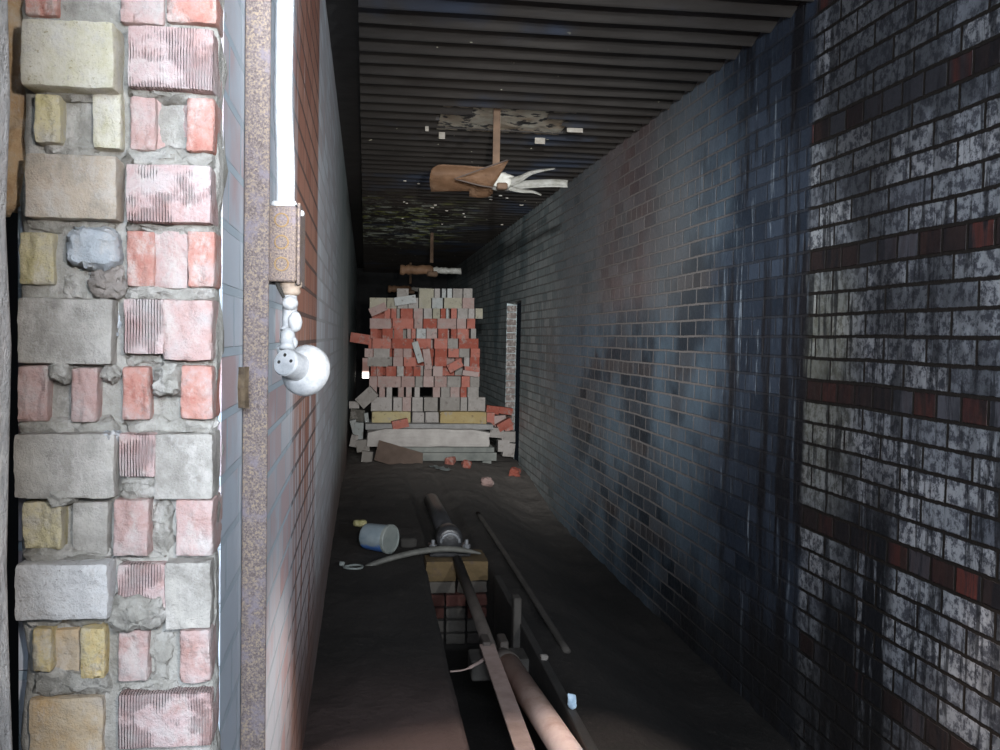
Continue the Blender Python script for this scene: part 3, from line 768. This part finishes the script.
for (nm, v0, v1, lst) in ROWS[2:10]:
    u = 372.0
    while u < 472:
        o = place(u, v0, min(u+21, 478), v1, random.choice('rrrpg'), .235, .09); u += 21.3
        tag(o, 'brick of the second layer, half hidden behind the front of the big stack', 'brick', 'second layer of the big stack')
# tilted bricks on the face of the stack
TILT = [
 (378, 309.5, 17, 8, -.42, 'p', 'pinkish brick tilted up at the left edge of the stack near its top'),
 (405, 300.5, 21, 8, -.17, 'w', 'pale brick sloping up to the right just below the top of the stack'),
 (360, 338.5, 19, 9.5, .14, 'r', 'red brick jutting out from the left side of the stack'),
 (417.5, 352, 6, 21, -.30, 'w', 'pale brick leaning left on the middle of the stack face'),
 (427, 359, 7, 20, -.16, 'p', 'pinkish upright brick leaning on the stack face right of the pale leaning one'),
 (454.5, 365.5, 15, 8, -.5, 'r', 'red brick tilted steeply up to the right on the stack face'),
 (470, 373.4, 16, 5, .12, 'p', 'thin pinkish brick sloping down at the right edge of the stack'),
]
for (u, v, w_, h_, tl, col, lab) in TILT:
    p = onY(u, v, STY); px = p.y/F*1.01
    o = brickobj(Vector((p.x, STY-.035 if 'jutting' not in lab else STY+.09, p.z)), (w_*px, .06 if 'jutting' not in lab else .12, h_*px), col, (0, tl, 0)); tag(o, lab, 'brick')
# blocks and slabs below
def block(u0, v0, u1, v1, dy, depth, col, label, name='block', amp=.004, tilt=0):
    p0, p1 = onY(u0, v1, STY+dy), onY(u1, v0, STY+dy)
    t = roughbox(Vector((p0.x, STY+dy, p0.z)), Vector((p1.x, STY+dy+depth, p1.z)), amp, 14, u0, .006, 6)
    if name == 'stone_slab':
        xm_ = (p0.x+p1.x)/2; hw = (p1.x-p0.x)/2
        for v in t.verts:
            if v.co.z > (p0.z+p1.z)/2: v.co.z -= .035*abs((v.co.x-xm_)/hw)**10; v.co.y += .02*abs(noise.noise(v.co*9))
    o = put(name, t, col if not isinstance(col, str) else SBM[col], smooth=False)
    return tag(o, label, name.replace('_', ' '))
block(371.5, 411.6, 411, 424.5, -.06, .3, 'y', 'long yellowish block under the left half of the brick stack')
block(440, 411.8, 487, 427, -.10, .3, 'y', 'long golden yellow block under the right half of the brick stack')
block(412, 412, 424.5, 426, -.05, .25, 'g', 'grey dusty block standing between the two yellow blocks')
block(425, 412, 439, 426, -.03, .25, 'g', 'grey dusty block beside the golden yellow block')
M_DUST = simple('pale_dust', (.15, .145, .138), (.23, .22, .21), 12, .95)
block(365, 424, 494, 430, -.16, .5, M_DUST, 'dusty ledge slab carrying the yellow blocks', 'ledge_slab', .006)
M_STONE = simple('pale_stone', (.26, .235, .215), (.37, .34, .31), 7, .9, .5, .006)
block(367, 429, 490, 447, -.22, .5, M_STONE, 'long rounded pale stone slab below the brick stack', 'stone_slab', .012)
o = brickobj(onY(400, 423.8, STY-.17), (.145, .07, .075), 'r', (0, -.2, .1)); tag(o, 'red brick lying on the ledge below the left yellow block', 'brick')
# pallet
M_PAL = simple('weathered_grey_wood', (.10, .105, .095), (.19, .19, .17), 9, .85)
pal = empty('pallet', onY(440, 464, STY-.2), 'weathered wooden pallet under the brick stack', 'pallet')
p0, p1 = onY(378, 452, STY-.25), onY(494, 447.2, STY-.25)
for i in range(5):
    bm = bmesh.new(); y0 = STY-.27+i*.13
    bx(bm, (p0.x, y0, p0.z), (p1.x, y0+.10, p1.z), None, .003); keep(put('deck_board', bm, M_PAL), pal)
p2 = onY(372, 457, STY-.25).z; p3 = onY(372, 466, STY-.25).z
bm = bmesh.new(); bx(bm, (p0.x, STY-.29, p2-.03), (p1.x+.02, STY-.25, p0.z-.001), None, .003); keep(put('front_stringer', bm, M_PAL), pal)
for x in (p0.x+.02, (p0.x+p1.x)/2, p1.x-.1):
    bm = bmesh.new(); bx(bm, (x, STY-.24, p3-.01), (x+.08, STY+.3, p0.z-.002), None, .003); keep(put('runner', bm, M_PAL), pal)
# leaning brown board
M_CARD = simple('brown_clay_slab', (.14, .10, .078), (.21, .15, .118), 8, .9)
pts = [(379, 440), (423, 453), (422.5, 464), (415, 470), (400, 468), (374, 460)]
bm = bmesh.new(); fr = [bm.verts.new(onY(u, v, STY-.36-(v-440)*.004)) for u, v in pts]
f = bm.faces.new(fr); bmesh.ops.solidify(bm, geom=[f], thickness=.04); bmesh.ops.recalc_face_normals(bm, faces=bm.faces[:])
tag(put('clay_slab', bm, M_CARD), 'brown broken slab leaning against the pale stone slab', 'slab')
# fallen bricks: left heap
HEAP = [
 (367, 397.5, 20, 13, -.75, 'g', 'grey brick leaning up against the left side of the stack', -.15),
 (353.5, 405, 10, 7, 0, 'g', 'small grey brick wedged against the left wall beside the stack', .0),
 (357.5, 415.5, 14, 12, .1, 'd', 'dark brown brick in the heap between left wall and stack', .05),
 (351.5, 427, 6, 14, -.25, 'w', 'pale upright brick at the very left of the heap by the wall', -.05),
 (359, 431, 9, 17, .05, 'w', 'pale grey upright brick in the heap left of the stone slab', -.08),
 (352, 441, 7, 12, .2, 'g', 'grey brick at the foot of the heap by the left wall', -.12),
 (363, 446, 13, 12, -.1, 'g', 'grey brick at the bottom of the heap beside the brown slab', -.15),
 (366.5, 420, 4, 14, -.1, 'w', 'thin pale brick standing at the left end of the yellowish block', -.03),
 (367, 457, 11, 11, .1, 'g', 'grey broken brick on the floor behind the brown slab', -.2)]
SBM['d'] = sb('stack_dark', (.10, .09, .075), (.16, .145, .12)); 
for (u, v, w_, h_, tl, col, lab, dy) in HEAP:
    p = onY(u, v, STY+dy); px = p.y/F
    o = brickobj(Vector((max(p.x, XL+.06), p.y+.06, p.z)), (w_*px*.98, .11, h_*px*.98), col, (0, tl, random.uniform(-.06, .06))); tag(o, lab, 'brick', None)
HR = [
 (493, 410, 13, 8, .12, 'r', 'red brick on top of the heap right of the golden block', .1),
 (506, 411, 14, 7, .15, 'r', 'red brick at the upper right of the heap beside the doorway', .15),
 (491, 419, 8, 13, .0, 'r', 'red brick touching the right end of the golden block', .05),
 (500, 421, 12, 11, -.1, 'p', 'pinkish brick in the middle of the right heap', .05),
 (505, 425, 16, 8, -.5, 'r', 'red brick tilted upward at the front of the right heap', -.05),
 (512, 427, 9, 8, -.3, 'r', 'small red brick at the right end of the heap by the wall', 0),
 (497, 433, 14, 10, .1, 'g', 'grey brick at the foot of the right heap', -.05),
 (509, 437, 14, 11, .0, 'g', 'grey dusty brick at the bottom right of the heap by the wall', -.05),
 (504, 446, 12, 12, .0, 'g', 'grey brick on the floor right of the stone slab', -.05),
 (512, 450, 12, 14, .1, 'g', 'grey brick low against the right wall below the doorway', -.05)]
for (u, v, w_, h_, tl, col, lab, dy) in HR:
    p = onY(u, v, STY+dy); px = p.y/F
    o = brickobj(Vector((min(p.x, XR-.07), p.y+.06, p.z)), (w_*px*.98, .11, h_*px*.98), col, (0, tl, random.uniform(-.06, .06))); tag(o, lab, 'brick', None)
for (u, v, w_, col, lab) in ((450.5, 462, 10, 'r', 'red brick chunk on the floor in front of the pallet middle'), (466.5, 464.5, 10, 'r', 'second red chunk on the floor right of the first by the pallet'), (515, 468, 10, 'r', 'red chunk on the floor near the right wall'), (487, 478.5, 8, 'p', 'small flat pinkish shard on the floor in front of the pallet')):
    p = onY(u, v, STY-.40); p.z = fh(p.x, p.y)+.03
    q = onZ(u, v+3, -1.13); 
    t = roughbox(Vector((-.045, -.04, -.03)), Vector((.045, .04, .04)), .018, 14, u, .01, 5)
    o = put('brick_chunk', t, SBM[col]); o.location = Vector((q.x, min(q.y, 8.5), 0)); o.location.z = fh(o.location.x, o.location.y)+.026; o.rotation_euler = (.1, .2, u)
    tag(o, lab, 'brick')
# crumpled white rag
M_RAG = simple('dirty_white_plastic', (.34, .38, .37), (.55, .58, .56), 30, .6)
q = onZ(440.5, 472, -1.12); bm = bmesh.new(); grid = []
for j in range(14):
    s = j/13; cxp = Vector((-.06+.12*s, .12-.28*s, 0))
    grid.append([cxp+Vector(((i-3)*.013, 0, .02+.03*abs(noise.noise(Vector((i*.9, j*.7, 3)))))) for i in range(7)])
sheet(bm, grid, .004); o = put('plastic_scrap', bm, M_RAG, smooth=True); o.location = (q.x, q.y, fh(q.x, q.y)+.005)
tag(o, 'crumpled whitish plastic scrap on the floor in front of the pallet', 'scrap')

# ------------------------------------------------------------ floor things
# tub lying on its side
p = onZ(380, 553, -1.045)
tub = empty('plastic_tub', (p.x, p.y, fh(p.x, p.y)), 'white plastic tub with blue base lying on its side on the left ledge', 'tub')
ax = Vector((.80, -.60, .0)); r = .066; cpos = Vector((p.x, p.y, fh(p.x, p.y)+r+.004)); M = axisM(cpos-ax*.085, ax)
M_TUB = simple('dull_white_plastic', (.13, .15, .145), (.20, .215, .20), 18, .5, .2, .002)
t = NT('tub_blue_white', .5); z_ = t.xyz()[2]
zz0 = cpos.z
cc = t.mix(t.step(t.math('ADD', z_, t.math('MULTIPLY', t.math('SUBTRACT', t.noise(20), .5), .05)), zz0-.022, zz0-.04), t.ramp(t.noise(18), [(.3, (.12, .155, .18)), (.7, (.20, .235, .25))]), (.04, .10, .27))
t.col(cc)
bm = bmesh.new(); lathe(bm, [(r*.86, 0), (r*.93, .006), (r*.95, .02), (r, .125), (r, .13)], M, 36); keep(put('tub_body', bm, t.m, smooth=True), tub)
bm = bmesh.new(); lathe(bm, [(r*1.03, .130), (r*1.07, .133), (r*1.07, .146), (r*1.03, .150), (r*.97, .150), (r*.95, .144), (.002, .144)], M, 36); keep(put('lid', bm, M_TUB, smooth=False), tub)
# yellow sponge
p = onZ(360, 527, -1.04); t = roughbox((-.035, -.02, 0), (.035, .02, .036), .004, 40, 2, .006, 6)
o = put('sponge', t, simple('mottled_yellow_foam', (.16, .15, .05), (.32, .29, .17), 40, .95), smooth=True); o.location = (p.x, p.y, fh(p.x, p.y)+.003); o.rotation_euler = (0, 0, .2)
tag(o, 'small yellowish foam block on the floor behind the tub', 'foam block')
# white ring
p = onZ(352, 568, -1.045); bm = bmesh.new(); pts = [Vector((.042*math.cos(k*.2618), .035*math.sin(k*.2618), 0.0015*math.sin(k*.5236))) for k in range(25)]
tube(bm, pts, .005, 8, False); o = put('ring', bm, M_TUB, smooth=True); o.location = (p.x+.005, p.y, fh(p.x, p.y)+.012)
tag(o, 'white wire ring on the floor against the left wall', 'ring')
p = onZ(342, 566, -1.045); t = roughbox((-.012, -.01, 0), (.012, .01, .02), .004, 60, 2, .004, 3); o = put('paper_scrap', t, M_TUB); o.location = (max(p.x, XL+.02), p.y, fh(p.x, p.y)); tag(o, 'tiny white scrap at the foot of the left wall by the ring', 'scrap')
# small dark block right of tub
p = onZ(408, 548, -1.045); t = roughbox((-.04, -.03, 0), (.04, .03, .05), .006, 30, 2, .006, 4); o = put('coal_lump', t, M_HOLE, smooth=True); o.location = (p.x, p.y, fh(p.x, p.y)-.004); tag(o, 'black lump on the floor just right of the tub lid', 'lump')
# long curved bar
M_BAR = simple('grey_worn_wood', (.06, .06, .053), (.12, .118, .105), 20, .7)
pl = [onY(u, v, 4.42) for u, v in ((366, 567), (385, 560), (412, 553), (440, 549), (462, 550), (481, 553.5))]
bm = bmesh.new(); sp_ = smoothpath(pl, 6); n_ = len(sp_)
tube(bm, sp_, [.016+.004*math.sin(3*i/n_) if i < n_*.8 else .017*(1-.8*(i/n_-.8)/.2) for i in range(n_)], 10, True, .7)
tag(put('lever_bar', bm, M_BAR, smooth=True), 'long bent grey bar lying across the channel in front of the tub', 'bar')
# brick pedestal at the end of the channel
ped = empty('brick_pedestal', (.45, 4.72, -1.52), 'low brick pedestal closing the floor channel under the black bearing', 'pedestal')
CB = {'y': sb('pedestal_yellow', (.10, .07, .032), (.17, .115, .055)), 'r': sb('pedestal_red', (.08, .028, .02), (.12, .045, .035)), 'g': sb('pedestal_grey', (.07, .058, .05), (.12, .105, .088))}
M_YB = CB['y']
z = -1.105; k = 0
for (zh, cols) in ((.075, 'yy'), (.065, 'gg'), (.065, 'rrr'), (.06, 'rgr'), (.065, 'ggg'), (.06, 'ggg')):
    n_ = len(cols)
    for i, cch in enumerate(cols):
        x0 = .30+.31*i/n_; x1 = .30+.31*(i+1)/n_-.008
        t = roughbox((x0, 4.60 if zh == .075 else 4.63, z-zh+.006), (x1, 4.86, z+ (.03 if zh == .075 else 0)), .004, 30, k, .004, 4); k += 1
        keep(put('brick', t, CB[cch]), ped)
    z -= zh
# black bearing on the pedestal
M_OIL = simple('oily_black_iron', (.010, .010, .011), (.032, .032, .034), 25, .32, .5, .003)
M_SHINE = simple('worn_bright_steel', (.07, .075, .08), (.16, .165, .175), 40, .35, .3, .002)
by = 4.76; bc = onY(449, 532, by); bzt = -1.07
be = empty('shaft_bearing', (bc.x, by, bzt), 'oily black iron shaft bearing on top of the brick pedestal', 'bearing')
bm = bmesh.new(); bx(bm, (bc.x-.10, by-.09, bzt), (bc.x+.10, by+.09, bzt+.035), None, .006, 2); keep(put('base_plate', bm, M_OIL), be)
bm = bmesh.new(); lathe(bm, [(.050, -.07), (.062, -.065), (.066, 0), (.062, .065), (.050, .07)], axisM((bc.x, by, bzt+.075), (0, -1, 0))); keep(put('housing', bm, M_OIL, smooth=True), be)
bm = bmesh.new()
for k in range(20):
    a1 = math.pi*k/19
pts = [Vector((bc.x+.045*math.cos(math.pi*(k/16)), by-.072, bzt+.065+.045*math.sin(math.pi*(k/16)))) for k in range(17)]
tube(bm, pts, .008, 8); keep(put('seal_ring', bm, M_SHINE, smooth=True), be)
for s in (-1, 1):
    bm = bmesh.new(); M = Matrix.Translation((bc.x+s*.082, by-.06, bzt+.035)); lathe(bm, [(.018, 0), (.018, .02), (.009, .021), (.009, .04), (.006, .044)], M, 6); keep(put('bolt', bm, M_SHINE), be)
bm = bmesh.new(); tube(bm, [(bc.x, by+.06, bzt+.08), (bc.x-.01, by+.55, bzt+.09), (bc.x-.02, by+1.0, bzt+.09)], .045, 18); keep(put('shaft_cover', bm, M_OIL, smooth=True), be)
# thin shaft towards the camera
M_PIPE = simple('dull_brown_steel', (.045, .037, .031), (.085, .07, .06), 14, .6)
pa, pb = onY(491, 650, 3.45), onY(457, 560, by-.10)
bm = bmesh.new(); tube(bm, [pa, pb], [.024, .024], 16); tag(put('shaft', bm, M_PIPE, smooth=True), 'thin brown steel shaft running from the bearing down the channel', 'shaft')
# big pipe
M_PINK = simple('pinkish_rusty_pipe', (.36, .23, .17), (.52, .38, .32), 9, .55, .3, .003, 6, 0, (.60, .47, .41))
pa, pb = onY(600, 802, 2.25), onY(508, 664, 3.28)
bm = bmesh.new(); tube(bm, [pa, pa.lerp(pb, .5), pb], .040, 28)
pipe = tag(put('pipe', bm, M_PINK, smooth=True), 'thick pinkish rusty pipe running up the channel from the bottom edge', 'pipe')
bm = bmesh.new(); dd = (pb-pa).normalized(); tube(bm, [pb-dd*.01, pb+dd*.05, pb+dd*.10], [.043, .036, .027], 24); put('end_reducer', bm, M_PIPE, pipe, smooth=True)
# steel bar beside the pipe
bm = bmesh.new(); pa, pb = onY(534, 775, 2.40), onY(487, 645, 3.42); dv = (pb-pa); ln = dv.length
M = Matrix.Translation(pa) @ dv.to_track_quat('Y', 'Z').to_matrix().to_4x4()
bx(bm, (-.027, 0, -.004), (.027, ln, .004), M, .001); bx(bm, (.020, 0, -.045), (.027, ln, -.004), M, .001)
M_BARP = simple('dusty_pink_steel', (.24, .17, .145), (.36, .27, .235), 14, .7)
tag(put('steel_bar', bm, M_BARP), 'flat dusty steel angle bar alongside the thick pipe', 'bar')
# cross timber bracket
cb = empty('cross_bracket', onY(500, 660, 3.45), 'dark timber bracket across the channel where the pipe ends', 'bracket')
M_TIM = simple('sooty_timber', (.04, .035, .03), (.075, .066, .057), 12, .85)
p0, p1 = onY(470, 668, 3.46), onY(533, 644, 3.46)
bm = bmesh.new(); bx(bm, (p0.x, 3.40, p0.z-.03), (p1.x, 3.54, p0.z+.045), None, .006); keep(put('timber', bm, M_TIM), cb)
p0, p1 = onY(482, 662, 3.42), onY(508, 640, 3.42)
bm = bmesh.new(); bx(bm, (p0.x, 3.40, p0.z), (p0.x+.03, 3.5, p1.z), None, .004); bx(bm, (p1.x-.03, 3.40, p0.z), (p1.x, 3.5, p1.z), None, .004); bx(bm, (p0.x, 3.4, p0.z), (p1.x, 3.5, p0.z+.02), None, .003); keep(put('cradle', bm, M_PIPE), cb)
bm = bmesh.new(); tube(bm, smoothpath([onY(450, 671.5, 3.33), onY(465, 669.5, 3.33), onY(480, 662, 3.34), onY(492, 654, 3.36), onY(499, 654, 3.38)], 6), [.005]*8+[.009]*17, 8, True, .6)
tag(put('strap', bm, M_BARP, smooth=True), 'bent metal strap lying over the timber bracket in the channel', 'strap')
p0, p1 = onY(513, 655, 3.62), onY(521, 597, 3.62)
bm = bmesh.new(); bx(bm, (p0.x-.003, 3.60, p0.z-.12), (p1.x, 3.66, p1.z), None, .004); tag(put('post', bm, M_TIM), 'short upright timber post beside the channel', 'post')
# boards along the channel
M_BRD = simple('dark_board_wood', (.022, .021, .02), (.045, .042, .038), 10, .6)  # dark grey-brown, slightly mottled
bm = bmesh.new(); bx(bm, (.598, 1.6, -1.42), (.626, 4.35, -1.085), None, .003); rough(bm, .004, 6, 1, 0)
tag(put('board', bm, M_BRD), 'dark board on edge along the right side of the channel', 'board')
bm = bmesh.new(); pts = [(.715, 3.3, fh(.715, 3.3)+.012), (.716, 4.5, fh(.716, 4.5)+.014), (.713, 6.0, fh(.713, 6)+.012)]
tube(bm, smoothpath(pts, 8), .014, 10, True, .7); tag(put('rail', bm, M_TIM, smooth=True), 'thin dark batten on the floor right of the channel', 'batten')
# light blue scrap
p = onZ(551.5, 708, -1.08); t = roughbox((-.012, -.012, 0), (.013, .012, .045), .007, 50, 3, .006, 5)
o = put('plastic_shard', t, simple('lightblue_plastic', (.25, .38, .50), (.55, .68, .78), 50, .35), smooth=True); o.location = (.612, p.y, -1.086); tag(o, 'light blue plastic shard on the board beside the thick pipe', 'shard')
p = onZ(531, 664, -1.1); t = roughbox((-.014, -.012, 0), (.014, .012, .02), .004, 50, 4, .004, 4)
o = put('stone_chip', t, SBM['g'], smooth=True); o.location = (.612, p.y, -1.088); tag(o, 'small grey chip on the board beside the timber bracket', 'chip')
